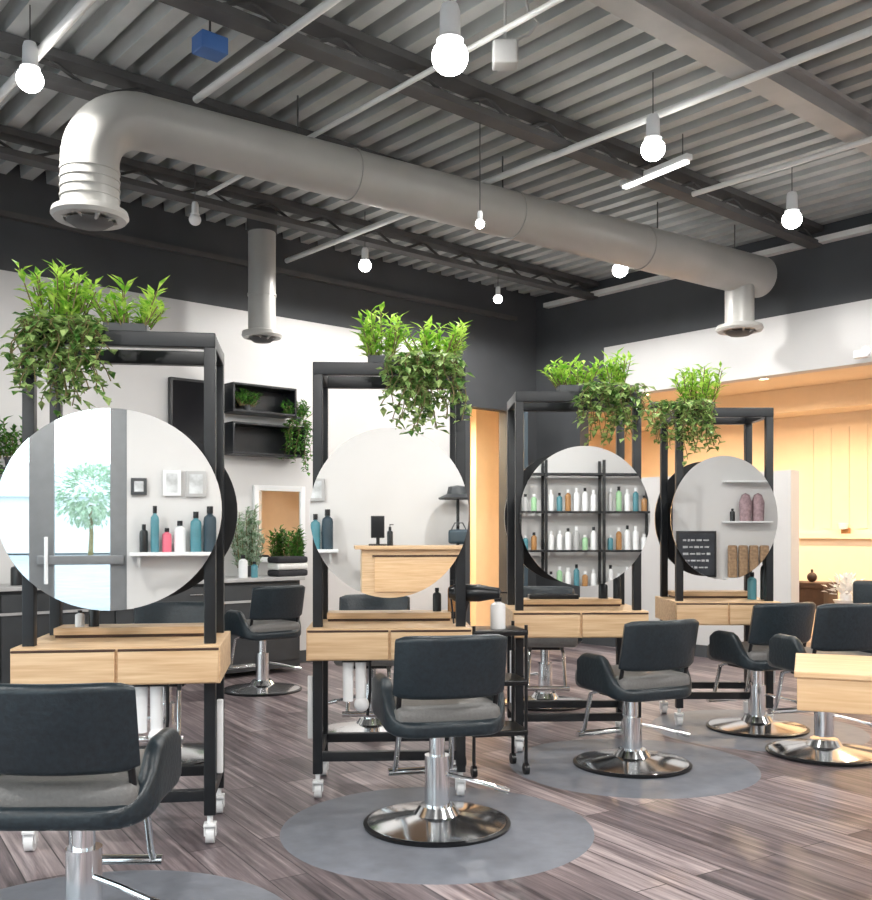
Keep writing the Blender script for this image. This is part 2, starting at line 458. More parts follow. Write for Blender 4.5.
for x in (1.3, 3.0, 4.7, ln-.15):
    m = MB(); m.cyl((x, 0, zc+.14), (x, 0, CEIL), .006, seg=6)
    m.build('hanger_rod', M['joist'], duct)
q = P2(262, 8.35); d2 = thing('air_duct', 'short vertical grey duct drop with round outlet near the left wall', 'duct', (q.x, q.y, 0), AU)
MB().cyl((0, 0, 2.98), (0, 0, 3.85), .118, seg=28).build('duct_pipe', M['duct'], d2)
MB().tube([(0, 0, 3.3), (0, 0, 3.32)], .125, 28).build('seam_band', M['duct'], d2)
MB().cyl((0, 0, 3.85), (0, 0, CEIL), .13, seg=28).build('collar', M['joist'], d2)
diffuser(d2, 0, 2.96, .125)

# ------------------------------------------------------------------ pendant lamps
LAMPS = [(450, 52, 4.75, 1.25, 'large glowing pendant lamp at top centre of the ceiling'),
         (30, 76, 5.1, .95, 'glowing pendant lamp at far left above the duct elbow'),
         (653, 146, 5.85, 1.0, 'glowing pendant lamp below the pale pipe right of centre'),
         (792, 217, 7.3, 1.0, 'glowing pendant lamp at right above the end of the duct'),
         (620, 268, 8.7, .95, 'glowing pendant lamp just below the far half of the duct'),
         (365, 264, 8.4, .75, 'small glowing pendant lamp above the plants of the second mirror station'),
         (498, 298, 9.7, .6, 'tiny glowing pendant lamp in the far corner of the ceiling'),
         (480, 223, 6.1, .4, 'tiny glowing lamp against the underside of the duct')]
def pendant(loc, k, label, lit=True, power=26, group=None):
    t = thing('pendant_lamp', label, 'lamp', loc, 0, group)
    z1 = CEIL-loc[2]
    MB().cyl((0, 0, .16*k), (0, 0, z1), .0035, seg=8).build('cord', M['joist'], t)
    MB().lathe([(0, .19*k), (.032*k, .185*k), (.04*k, .16*k), (.042*k, .06*k), (.055*k, .045*k), (.05*k, .03*k), (0, .03*k)], seg=24).build('socket', M['wplastic'], t)
    MB().ball((0, 0, -.02*k), .072*k, 24, (1, 1, .95)).build('bulb', M['bulb'] if lit else M['wplastic'], t)
    if lit and power:
        L = bpy.data.lights.new('lamp_light', 'SPOT'); L.energy = power*3; L.color = (1, .97, .93); L.shadow_soft_size = .07*k
        L.spot_size = R(180); L.spot_blend = .3
        o = bpy.data.objects.new('lamp_light', L); COL.objects.link(o); o.parent = t; o.location = (0, 0, -.11*k)
    return t
for px, py, dpt, k, lab in LAMPS:
    pendant(P(px, py, dpt), k, lab, True, 26 if k > .5 else 6)
pendant(P(195, 218, 6.8), .6, 'small unlit pendant hanging below the deck behind the duct', False)
for x, y in ((-3.6, 1.6), (-.4, .9), (2.2, 2.4), (4.6, 1.2), (1.5, -1.4), (-2.6, -1.2), (4.8, 4.4)):  # extra lamps out of view, added to brighten the front half
    pendant((x, y, 3.65), 1.0, 'added unseen pendant lamp brightening the entrance half of the salon', True, 62, 'added unseen lamps near the entrance')
q = P(210, 46, 5.0)
bb = MB().box((0, 0, 0), (.15, .12, .09), Euler((0, 0, AU)), .008).build('junction_box', M['blue'], loc=q); tag(bb, 'small blue box fixed up under the ceiling deck', 'box')
m = MB(); m.cyl((0, 0, .04), (0, 0, CEIL-q.z-.0), .006, seg=6); m.build('hanger', M['joist'], bb)
q = P(505, 55, 4.95); bb = thing('ceiling_sensor', 'pale grey box device hung under the deck right of the large lamp', 'device', q)
MB().box((0, 0, 0), (.13, .11, .12), None, .015).build('housing', M['beam'], bb)
MB().tube([(.03, 0, .06), (.12, 0, .1), (.17, 0, .16), (.12, 0, .22), (.1, 0, CEIL-q.z)], .008, 8).build('cable', M['beam'], bb)
MB().cyl((0, 0, .05), (0, 0, CEIL-q.z), .008, seg=8).build('rod', M['beam'], bb)
q = uv(-.12, -rs(868)); bb = thing('emergency_light', 'small white emergency light on the white header at the right edge', 'light', (q.x, q.y, 0), AU+math.pi/2)
q2 = P(866, 354, q.y).z
MB().box((0, 0, q2), (.13, .06, .07), None, .015).build('housing', M['wplastic'], bb)
MB().ball((-.05, .03, q2+.02), .035, 16).build('lamp_head', emit('emergency_glow', (1, 1, 1), 1.5), bb)

# ------------------------------------------------------------------ plants
def rnd(a, b): return random.uniform(a, b)
def tuft(parent, w, h, n, m, lw=.024, ll=.08, base=0.0, ys=1.0):
    f = MB(); st = MB()
    for i in range(n):
        x, y = rnd(-w/2, w/2)*.6, rnd(-w/2, w/2)*.5*ys
        p0 = Vector((x, y, base)); hh = h*rnd(.55, 1.0)*(1-.25*abs(x)/(w/2+1e-6))
        top = Vector((x*1.7+rnd(-.02, .02), y*1.6+rnd(-.02, .02), base+hh-.03))
        st.cyl(p0, top, .003, seg=5)
        k = max(5, int(hh/.016))
        for j in range(k):
            t = (j+1)/k; p = p0.lerp(top, t); a = rnd(0, 6.28)
            d = Vector((math.cos(a), math.sin(a), rnd(.3, 1.5)))
            f.leaf(p, d, ll*rnd(.6, 1.1), lw*rnd(.7, 1.2), Vector((0, 0, 1)))
    st.build('stem', M['stem'], parent)
    f.build('foliage', m, parent, smooth=False)
def vine(parent, w, h, n, m, taper=.5, yspread=.11, lw=.036, ll=.055, ymax=.03):
    f = MB(); st = MB()
    for i in range(n):
        x = rnd(-w/2, w/2); y = rnd(-yspread, ymax)
        hh = h*rnd(.45, 1)*(1-taper*abs(2*x/w)**1.5*.5)
        p = Vector((x*.8, y*.6, .03)); pts = [p]
        k = max(4, int(hh/.03)); ph = rnd(0, 6)
        for j in range(1, k+1):
            t = j/k; pts.append(Vector((x*(.8+.25*t)+.02*math.sin(ph+t*7), y+.015*math.cos(ph+t*6), .03-hh*t+.02*math.sin(3*t))))
        st.tube(pts, .0025, 5)
        for p in pts:
            for q in range(2):
                a = rnd(0, 6.28); d = Vector((math.cos(a), math.sin(a), rnd(-.9, .5)))
                f.leaf(p+Vector((rnd(-.012, .012), rnd(-.01, .01), rnd(-.012, .012))), d, ll*rnd(.6, 1.15), lw*rnd(.7, 1.2), Vector((0, 0, 1)))
    st.build('stem', M['stem'], parent)
    f.build('foliage', m, parent, smooth=False)
def planter(parent, w, z=0):
    MB().box((0, 0, z+.03), (w, .14, .06), None, .01).build('planter', M['pot'], parent)

# ------------------------------------------------------------------ mirror stations
ORD = ['front left', 'second', 'third', 'far right']
DEP = .42; TOPZ = 2.07
def station(s, label):
    w = s['w']; t = thing('styling_station', label, 'styling station', s['loc'], s['yaw'], 'black framed styling stations')
    pw = .046
    for sx in (-1, 1):
        for y in (0, DEP):
            x = sx*(w/2-pw/2)
            MB().box((x, y, (TOPZ+.12)/2), (pw, pw, TOPZ-.12), None, .004).build('post', M['black'], t)
            c = thing('caster', '', '', (0, 0, 0)); del c['label']; del c['category']; bpy.data.objects.remove(c)
            k = MB(); k.cyl((x, y, .12), (x, y, .085), .012, seg=10); k.box((x, y, .08), (.05, .05, .014), None, .004)
            k.box((x-.022, y+.012, .058), (.005, .04, .05)); k.box((x+.022, y+.012, .058), (.005, .04, .05))
            ko = k.build('caster', M['wplastic'], t)
            MB().cyl((x-.017, y+.012, .036), (x+.017, y+.012, .036), .036, seg=20).build('wheel', M['wplastic'], ko)
    for y in (0, DEP):
        MB().box((0, y, TOPZ-.03), (w+.0, pw+.004, .06), None, .004).build('top_rail', M['black'], t)
        MB().box((0, y, .2), (w-.04, .036, .045), None, .004).build('bottom_rail', M['black'], t)
    for sx in (-1, 1):
        MB().box((sx*(w/2-pw/2), DEP/2, TOPZ-.03), (pw, DEP, .055), None, .004).build('side_rail', M['black'], t)
        MB().box((sx*(w/2-pw/2), DEP/2, .2), (.036, DEP, .045), None, .004).build('side_rail', M['black'], t)
    MB().box((0, .12, TOPZ-.008), (w-.09, .20, .016), None, .003).build('top_tray', M['black'], t)
    # round mirrors front and back
    for y, sg in ((-.045, -1), (DEP+.045, 1)):
        for nm, sc, th, oy, mt in (('mirror_backing', .97, .016, -.006*sg, 'bplastic'), ('mirror', 1.0, .008, .006*sg, 'mirror')):
            k = MB(); k.cyl((0, -th/2, 0), (0, th/2, 0), 1, seg=72)
            sc = 1.0 if sg > 0 else sc
            bmesh.ops.scale(k.bm, vec=(s['rx']*sc, 1, .4*sc), verts=k.bm.verts)
            o = k.build(nm, M[mt], t, loc=(s['mdx'] if sg < 0 else 0, y+oy, 1.355)); 
            if nm == 'mirror': o['label'] = 'round frameless mirror facing the chair' if sg < 0 else 'round mirror on the far side'
    # drawer unit
    bw = w+.05; y0, y1 = -.09, DEP+.06
    MB().box((0, (y0+y1)/2, .74), (bw, y1-y0, .15), None, .003).build('drawer_cabinet', M['wood'], t)
    for sx in (-1, 1):
        MB().box((sx*bw/4, y0-.008, .735), (bw/2-.012, .016, .128), None, .003).build('drawer', M['wood'], t)
        MB().box((sx*bw/4, y0-.008+.0, .803), (bw/2-.012, .02, .008)).build('finger_groove', M['bronze'], t)
    MB().box((0, .345, .822), (w-.11, .15, .014)).build('shelf_riser', M['bronze'], t)
    MB().box((0, .345, .843), (w-.10, .17, .03), None, .003).build('ledge', M['wood'], t)
    # pale strip beside one post, standing in for its daylit face
    sx = s['strip_side']
    MB().box((sx*(w/2+.014), .03, .43), (.026, .03, .30), None, .006).build('lit_post_strip', M['wplastic'], t)
    return t
for s, c in zip(ST, (1, -1, -1, 1)): s['strip_side'] = c
labs = ['black framed styling station with round mirror reflecting the bright entrance door, leftmost',
        'black framed styling station with round mirror reflecting a wooden reception desk',
        'black framed styling station with round mirror reflecting shelves of bottles',
        'black framed styling station with round mirror reflecting a dark board']
for s, l in zip(ST, labs): s['o'] = station(s, l)
def on(s, x, y, z=0):
    return s['o'].matrix_basis @ Vector((x, y, z)) if False else s['loc']+Matrix.Rotation(s['yaw'], 3, 'Z') @ Vector((x, y, z))
def local_x(s, px, y=0):
    """local x at which a pixel column cuts the local plane y"""
    r = (px-CX)/F; c, n = math.cos(s['yaw']), math.sin(s['yaw'])
    # loc + (x c - y n, x n + y c)
    return (r*(s['loc'].y+y*c)-s['loc'].x+y*n)/(c-r*n)
def plant_on(i, px0, px1, htop, label, leaf='leaf', y=.13, n=26):
    s = ST[i]; x0, x1 = local_x(s, px0, y), local_x(s, px1, y)
    t = thing('fern_plant', label, 'plant', on(s, (x0+x1)/2, y, TOPZ), s['yaw'], 'plants on the mirror stations')
    MB().box((0, 0, .026), ((x1-x0)*.62, .12, .052), None, .008).build('planter', M['pot'], t)
    d = on(s, 0, y).y; h = (HY-htop)/F*d+CAMZ-TOPZ
    tuft(t, x1-x0, h-.03, n, M[leaf], base=.04)
def vine_on(i, px0, px1, ybot, label, leaf='vine', y=-.05, n=22):
    s = ST[i]; x0, x1 = local_x(s, px0, y), local_x(s, px1, y)
    t = thing('trailing_plant', label, 'plant', on(s, (x0+x1)/2, y, TOPZ), s['yaw'], 'plants on the mirror stations')
    d = on(s, 0, y).y; h = TOPZ-(CAMZ+(HY-ybot)/F*d)
    MB().box((0, .065, .02), ((x1-x0)*.8, .06, .04), None, .008).build('planter', M['pot'], t)
    vine(t, x1-x0, h, n, M[leaf])
plant_on(0, 26, 94, 262, 'tall bright green fern on the leftmost mirror station', n=34)
plant_on(0, 92, 162, 284, 'low bright green fern right of the tall one on the leftmost station', n=26)
vine_on(0, 12, 106, 420, 'green vine hanging at the left of the leftmost round mirror', n=40)
plant_on(1, 360, 402, 307, 'bright green fern at the centre of the second station top rail', n=26)
plant_on(1, 402, 468, 318, 'wide bright green fern at the right of the second station top rail', n=34)
vine_on(1, 384, 470, 446, 'green vine hanging at the upper right of the second round mirror', n=40)
plant_on(2, 548, 600, 357, 'bright green fern at the centre of the third station top rail', n=28)
plant_on(2, 600, 630, 350, 'narrow bright green fern at the right of the third station top rail', n=18)
vine_on(2, 575, 648, 452, 'green vine hanging at the upper right of the third round mirror', n=30)
plant_on(3, 674, 722, 362, 'bright green fern on the top rail of the far right station', n=28)
vine_on(3, 645, 716, 468, 'green vine hanging at the upper left of the far right mirror', n=34)

# ------------------------------------------------------------------ salon chairs
def rrect(w, h, r, n=5):
    pts = []
    for cx, cy, a0 in ((w/2-r, h/2-r, 0), (-w/2+r, h/2-r, 90), (-w/2+r, -h/2+r, 180), (w/2-r, -h/2+r, 270)):
        for k in range(n+1):
            a = R(a0+90*k/n); pts.append((cx+r*math.cos(a), cy+r*math.sin(a)))
    return pts
def make_chair():
    t = thing('salon_chair', 'x', 'chair')
    lift = bpy.data.objects
    MB().lathe([(0, 0), (.295, 0), (.305, .008), (.30, .018), (.26, .026), (.10, .05), (.075, .085), (0, .085)], seg=56).build('base', M['chrome'], t)
    MB().lathe([(.296, 0.0), (.316, .001), (.318, .012), (.302, .018)], seg=56).build('base_rim', M['bplastic'], t)
    m = MB(); m.cyl((0, 0, .07), (0, 0, .30), .054, seg=32); m.cyl((0, 0, .29), (0, 0, .42), .034, seg=28); m.build('column', M['chrome'], t)
    MB().box((0, 0, .425), (.26, .26, .03), None, .008).build('seat_plate', M['bplastic'], t)
    m = MB(); m.box((0, .005, .495), (.45, .475, .115), None, .045); m.build('seat', M['seat'], t)
    # tub shell: low band round the rear that rises into the arms
    path = []
    hw, ry, rc = .252, -.255, .13
    for k in range(9): path.append((hw, .14-k*(.14-(ry+rc))/8))
    for k in range(1, 9):
        a = R(90*k/8); path.append((hw-rc+rc*math.cos(a), ry+rc-rc*math.sin(a)))
    path += [(x, ry) for x in (.07, 0)]
    path += [(-x, y) for x, y in reversed(path[:-1])]
    secs = []; N = len(path)
    for i, (x, y) in enumerate(path):
        tv = Vector(path[min(i+1, N-1)])-Vector(path[max(i-1, 0)]); nn = Vector((-tv.y, tv.x)).normalized()
        if nn.dot(Vector((-x, -y))) < 0: nn = -nn
        f = min(1, max(0, (y-ry)/.20)); f = f*f*(3-2*f)
        top = .49+.16*f; bot = .425+.03*f
        if i in (0, N-1): top -= .035; bot += .02
        elif i in (1, N-2): top -= .008
        th = .052 if i not in (0, N-1) else .036
        sec = []
        for a, b in rrect(th, top-bot, th*.46, 4):
            p = Vector((x, y))+nn*(a+th/2-.01); sec.append((p.x, p.y, (top+bot)/2+b))
        secs.append(sec)
    MB().loft(secs).build('arm_shell', M['leather'], t)
    # backrest: curved pad
    secs = []
    for k in range(15):
        a = -1+2*k/14; x = a*.228; y = -.285+.055*a*a
        e = (1-abs(a)**10); hh = .265-.03*(1-e); th = .06*(.55+.45*e)
        ang = math.atan2(2*.055*a/.228, 1); sec = []
        for p, q in rrect(th, hh, min(th*.46, .026), 4):
            sec.append((x-p*math.sin(ang), y+p*math.cos(ang)-.06*(q/.265), .715+q))
        secs.append(sec)
    MB().loft(secs).build('backrest', M['leather'], t)
    for sx in (-1, 1):
        m = MB(); m.tube([(sx*.205, -.16, .47), (sx*.205, -.19, .54), (sx*.205, -.225, .66)], .011, 10); m.build('back_bracket', M['bplastic'], t)
    m = MB()
    for sx in (-1, 1): m.tube([(sx*.11, .14, .43), (sx*.12, .22, .40), (sx*.13, .27, .20), (sx*.13, .30, .16)], .013, 10)
    m.cyl((-.16, .30, .16), (.16, .30, .16), .017, seg=14); m.build('footrest', M['chrome'], t)
    m = MB(); m.tube([(.04, -.03, .22), (.13, -.06, .20), (.24, -.1, .17)], .009, 8); m.cyl((.23, -.1, .172), (.29, -.115, .155), .013, seg=10); m.build('pump_lever', M['chrome'], t)
    return t
CH = make_chair()
UPPER = ('column', 'seat_plate', 'seat', 'arm_shell', 'backrest', 'back_bracket', 'footrest')
first = [True]
def chair(x, y, rz, label, dz=0, group='black salon chairs'):
    o = CH if first[0] else copy_tree(CH); first[0] = False
    o.location = (x, y, 0); o.rotation_euler = (0, 0, rz); o['label'] = label; o['group'] = group
    for c in o.children:
        b = c.name.split('.')[0]
        if b in UPPER: c.location.z = dz
    return o
def gx(px, d): return (px-CX)/F*d
chair(gx(84, 2.95), 2.95, R(1), 'black salon chair seen from behind at the lower left corner', .0)
chair(gx(437, 4.17), 4.17, R(13), 'black salon chair in front of the second mirror station, centre', .0)
chair(gx(632, 5.24), 5.24, R(24), 'black salon chair in front of the third mirror station, left arm in view', -.04)
chair(gx(757, 6.2), 6.2, R(20), 'black salon chair in front of the far right mirror station, left of the maple desk', -.02)
chair(gx(824, 5.5), 5.5, R(14), 'black salon chair behind the maple desk at the right edge', .03)
chair(gx(262, 7.7), 7.7, R(40), 'black salon chair facing the grey wall counter, seen between the two left stations', .0)
chair(gx(372, 6.15), 6.15, R(180), 'black salon chair on the far side of the second mirror station', .0)
chair(gx(165, 5.45), 5.45, R(184), 'black salon chair on the far side of the leftmost mirror station', .0)
chair(gx(545, 7.1), 7.1, R(176), 'black salon chair on the far side of the third mirror station', .0)
for x, y, lab in ((gx(437, 4.17), 4.13, 'round grey rubber mat under the centre salon chair'),
                  (gx(632, 5.24), 5.24, 'round grey rubber mat under the chair of the third station'),
                  (gx(84, 2.95), 2.95, 'round grey rubber mat under the lower left salon chair'),
                  (gx(757, 6.2), 6.2, 'round grey rubber mat under the chair of the far right station')):
    o = MB().lathe([(0, .004), (.64, .004), (.665, .0), (.64, -.001), (0, -.001)], seg=64).build('floor_mat', M['mat_'], loc=(x, y, 0))
    tag(o, lab, 'mat')
for o in list(bpy.data.objects):
    if o.name.startswith('salon_chair'): o.location.z = .004
    # the far chairs without a mat stand straight on the planks
for o in bpy.data.objects:
    if o.name.startswith('salon_chair') and o['label'].split()[-1] in ('stations', 'station') and ('far side' in o['label'] or 'counter' in o['label']): o.location.z = 0

# ------------------------------------------------------------------ small things on the stations
def bottle(loc, r, h, m, label, group=None, pump=False, cap='bplastic'):
    t = thing('bottle', label, 'bottle', loc, 0, group)
    MB().lathe([(0, 0), (r, 0), (r, h*.68), (r*.9, h*.76), (r*.4, h*.82), (r*.4, h*.86), (0, h*.86)], seg=20).build('body', M[m], t)
    c = MB(); c.cyl((0, 0, h*.84), (0, 0, h), r*.5, seg=14)
    if pump: c.cyl((0, 0, h), (0, 0, h*1.1), r*.15, seg=8); c.box((r*.5, 0, h*1.12), (r*1.4, r*.4, h*.05))
    c.build('cap', M[cap], t); return t
def dryer(loc, rz, label, m='wplastic'):
    t = thing('hair_dryer', label, 'hair dryer', loc, rz)
    MB().lathe([(0, -.11), (.03, -.11), (.042, -.09), (.042, .03), (.032, .08), (.026, .13), (0, .13)], seg=24).build('barrel', M[m], t).rotation_euler = (R(90), 0, 0)
    MB().tube([(0, .03, -.02), (0, .05, -.09), (0, .055, -.16)], .018, 12).build('handle', M[m], t)
    MB().lathe([(0, -.118), (.028, -.118), (.03, -.105), (0, -.105)], seg=20).build('rear_grille', M['bplastic'], t).rotation_euler = (R(90), 0, 0)
    MB().tube([(0, .055, -.16), (0, .06, -.24), (.03, .08, -.3), (.06, .1, -.2), (.05, .12, .0)], .005, 8).build('cord', M['bplastic'], t)
    return t
LZ = .858
def holder(i, px, label, y=-.02):
    s = ST[i]; x = local_x(s, px, y)
    t = thing('tool_holder', label, 'tool holder', on(s, x, y, .665), s['yaw'])
    MB().box((0, 0, -.006), (.14, .09, .012), None, .003).build('bracket', M['black'], t)
    for dx in (-.042, .018):
        MB().lathe([(.024, -.012), (.026, -.012), (.024, -.20), (.019, -.2), (.02, -.03), (.024, -.012)], (dx, 0, 0), 20).build('tube', M['wplastic'], t)
    MB().ball((.022, -.005, -.215), .036, 18).build('cup', M['wplastic'], t)
    m = MB(); m.tube([(.06, 0, -.01), (.062, 0, -.15), (.05, .01, -.27)], .007, 8); m.build('cord', M['bplastic'], t)
holder(0, 152, 'white tool holder hanging under the drawers of the leftmost station')
holder(1, 357, 'white tool holder hanging under the drawers of the second station')
def st_bottle(i, px, y, r, h, m, lab, **k):
    s = ST[i]; x = local_x(s, px, y); bottle(on(s, x, y, LZ if y > .3 else .816), r, h, m, lab, **k)
st_bottle(0, 94, .33, .022, .10, 'bplastic', 'small black bottle on the wooden ledge under the leftmost mirror')
st_bottle(0, 80, .33, .02, .07, 'wplastic', 'small white jar left of the black bottle under the leftmost mirror')
st_bottle(1, 452, .33, .022, .16, 'amber', 'dark amber bottle on the second station beside its right post')
st_bottle(1, 437, .35, .022, .12, 'bplastic', 'black bottle left of the amber one on the second station')
st_bottle(2, 617, .34, .024, .17, 'bplastic', 'tall black bottle on the third station near its right post')
st_bottle(2, 603, .35, .028, .11, 'bplastic', 'short black bottle left of the tall one on the third station')
st_bottle(3, 764, .12, .024, .28, 'bplastic', 'tallest black bottle at the right end of the far right station')
st_bottle(3, 752, .14, .030, .18, 'teal', 'dark teal bottle left of the tallest bottle on the far right station')
o = MB().box((0, 0, .012), (.3, .12, .024), None, .006).build('tray', M['bplastic'], loc=on(ST[2], local_x(ST[2], 553, .34), .34, LZ+.001)); tag(o, 'low black tray on the ledge under the third mirror', 'tray')
s = ST[1]; dryer(on(s, s['w']/2+.043, .05, .97), R(80), 'black hair dryer hanging at the right post of the second station', 'bplastic')
q = P(498, 612, 5.6)

# trolley behind the centre chair carrying a white canister
tr = thing('salon_trolley', 'black rolling salon trolley between the second and third stations', 'trolley', (gx(494, 5.12), 5.12, 0), R(12))
for z in (.22, .48, .74): MB().box((0, 0, z), (.30, .26, .03), None, .008).build('tray', M['bplastic'], tr)
for sx in (-1, 1):
    for sy in (-1, 1):
        MB().cyl((sx*.14, sy*.12, .06), (sx*.14, sy*.12, .78), .009, seg=10).build('post', M['bplastic'], tr)
        k = MB(); k.cyl((sx*.14-.012, sy*.12, .03), (sx*.14+.012, sy*.12, .03), .03, seg=14); k.build('wheel', M['bplastic'], tr)
bottle((gx(498, 5.10), 5.10, .755), .04, .17, 'wplastic', 'white canister with pump on top of the black trolley', pump=True)
for k, (dx, dy, mm, hh) in enumerate(((.03, .02, 'bplastic', .10), (-.06, .05, 'amber', .09))):
    bottle((gx(494, 5.12)+dx, 5.12+dy, .495), .028, hh, mm, ['short black bottle on the middle shelf of the trolley', 'short amber jar on the middle shelf of the trolley'][k])

# ------------------------------------------------------------------ maple desk at the right edge
D0 = 3.6; x0 = gx(797, D0)
dk = thing('reception_desk', 'light maple desk with deep apron entering at the right edge', 'desk', (x0, D0, 0), R(-21))
zt, zb2 = .748, .60
MB().box((.45, .28, (zt+zb2)/2-.012), (.9, .56, zt-zb2-.024), None, .006).build('apron', M['woodfloor2'], dk)
MB().box((.45, .28, zt-.012), (.92, .58, .024), None, .005).build('tabletop', M['woodfloor2'], dk)
MB().box((.72, .28, (zb2)/2), (.3, .44, zb2), None, .005).build('pedestal', M['woodfloor2'], dk)

# ------------------------------------------------------------------ left wall: counter, screen, shelves
cu = uv(-6.2, -.27); ct = thing('wall_counter', 'long grey counter with dark cabinets along the left wall', 'counter', (cu.x, cu.y, 0), AU)
LL = 5.2
MB().box((0, 0, .845), (LL, .54, .03), None, .004).build('countertop', M['grey'], ct)
MB().box((0, .02, .44), (LL-.04, .46, .78)).build('body', M['dark'], ct)
for k in range(6):
    w1 = (LL-.06)/6; d_ = MB().box((-LL/2+.03+w1*(k+.5), -.22, .46), (w1-.012, .02, .68), None, .003).build('cabinet_door', M['dark'], ct)
    MB().cyl((-LL/2+.03+w1*(k+.5)+.2, -.245, .74), (-LL/2+.03+w1*(k+.5)+.32, -.245, .74), .006, seg=8).build('handle', M['chrome'], d_)
for k, z in enumerate((.66,)):
    MB().box((0, -.24, z), (LL-.06, .012, .02)).build('trim_strip', M['grey'], ct)
def lw(px, off, z=0): return uv(-lt(px), -off, z)
def wallz(px, py, off=0): return P(px, py, lw(px, off).y).z
def wall_box(name, px0, px1, pyt, pyb, th, mt, label, cat):
    t0, t1 = lt(px0), lt(px1); mid = uv(-(t0+t1)/2, -th/2-.002); pm = (px0+px1)/2
    zt_, zb_ = wallz(pm, pyt), wallz(pm, pyb)
    o = thing(name, label, cat, (mid.x, mid.y, (zt_+zb_)/2), AU)
    return o, abs(t0-t1), zt_-zb_
o, w_, h_ = wall_box('wall_screen', 167, 215, 380, 446, .07, 'bplastic', 'black screen on the white wall above the right of the leftmost mirror', 'screen')
MB().box((0, .0, 0), (w_, .05, h_), None, .008).build('housing', M['bplastic'], o)
MB().box((0, -.027, .01), (w_-.05, .004, h_-.07)).build('display', mat('dark_display', (.006, .006, .008), .12), o)
for (p0, p1, yt, yb_, lab) in ((221, 284, 388, 416, 'upper black box shelf with a green plant on the left wall'), (221, 292, 426, 457, 'lower black box shelf on the left wall')):
    o, w_, h_ = wall_box('box_shelf', p0, p1, yt, yb_, .22, 'black', lab, 'shelf')
    for z in (-h_/2+.01, h_/2-.01): MB().box((0, 0, z), (w_, .22, .02), None, .003).build('board', M['black'], o)
    for x in (-w_/2+.01, w_/2-.01): MB().box((x, 0, 0), (.02, .22, h_-.04), None, .003).build('side_panel', M['black'], o)
    MB().box((0, .1, 0), (w_-.02, .015, h_-.03)).build('back_panel', M['black'], o)
def wall_plant(px, off, z, w, h, label, leaf, n=24, vineh=0, pot=.05, ys=.45):
    q = lw(px, off, z); t = thing('potted_plant', label, 'plant', q, AU)
    MB().lathe([(0, 0), (pot*.75, 0), (pot, pot*1.6), (pot*.9, pot*1.6), (pot*.85, pot*1.4), (0, pot*1.4)], seg=24).build('pot', M['pot'], t)
    tuft(t, w, h, n, M[leaf], .03, .08, base=pot*1.3, ys=ys)
    if vineh:
        vine(t, w*1.2, vineh, 16, M[leaf], yspread=.12, ymax=.0)
zsh = wallz(252, 416)+.02
wall_plant(240, .13, zsh, .30, .16, 'bushy green plant inside the upper black box shelf', 'dleaf', 36, pot=.035)
wall_plant(288, .16, wallz(292, 426)+.0, .28, .18, 'trailing green plant at the right end of the lower box shelf', 'dleaf', 26, .5, pot=.04)
o, w_, h_ = wall_box('wall_mirror', 252, 303, 486, 562, .04, 'wplastic', 'white framed rectangular mirror on the left wall over the counter', 'mirror')
for x in (-w_/2+.025, w_/2-.025): MB().box((x, 0, 0), (.05, .04, h_), None, .004).build('frame', M['wplastic'], o)
for z in (-h_/2+.025, h_/2-.025): MB().box((0, 0, z), (w_-.1, .04, .05), None, .004).build('frame', M['wplastic'], o)
MB().box((0, .005, 0), (w_-.1, .02, h_-.1)).build('mirror_glass', M['mirror'], o)
CT = .86
wall_plant(236, .22, CT, .34, .62, 'pale green leafy plant on the wall counter left of the white framed mirror', 'pleaf', 30, pot=.06)
wall_plant(286, .17, CT, .18, .42, 'dark green plant on the wall counter before the white framed mirror', 'dleaf', 22, pot=.05)
for k, (mm, lab) in enumerate((('towelb', 'black folded towel at the bottom of the stack on the wall counter'), ('towelw', 'white folded towel in the middle of the stack on the wall counter'), ('towelb', 'black folded towel on top of the stack on the wall counter'))):
    q = lw(267, .36, CT+.03+k*.06)
    o = MB().box((0, 0, 0), (.32, .2, .058), Euler((0, 0, AU)), .024).build('folded_towel', M[mm], loc=q); tag(o, lab, 'towel')
for px, off, r, h, mm, lab in ((222, .38, .04, .2, 'wplastic', 'white bottle at the counter behind the right post of the leftmost station'), (297, .36, .035, .13, 'wplastic', 'white jar right of the towels on the wall counter'),
                               (232, .40, .03, .14, 'teal', 'teal bottle right of the white bottle on the wall counter'), (12, .3, .05, .24, 'teal', 'teal bottle on the wall counter at the left edge'),
                               (5, .3, .05, .18, 'bplastic', 'black bottle on the wall counter at the left edge')):
    bottle(lw(px, off, CT), r, h, mm, lab)
wall_plant(2, .22, 1.75, .4, .35, 'green plant on a small shelf at the left edge of the white wall', 'dleaf', 30, .3, pot=.05)
o = MB().box((0, 0, -.012), (.5, .3, .024), Euler((0, 0, AU)), .004).build('wall_shelf', M['black'], loc=lw(2, .152, 1.75)); tag(o, 'small black shelf under a plant at the left edge', 'shelf')

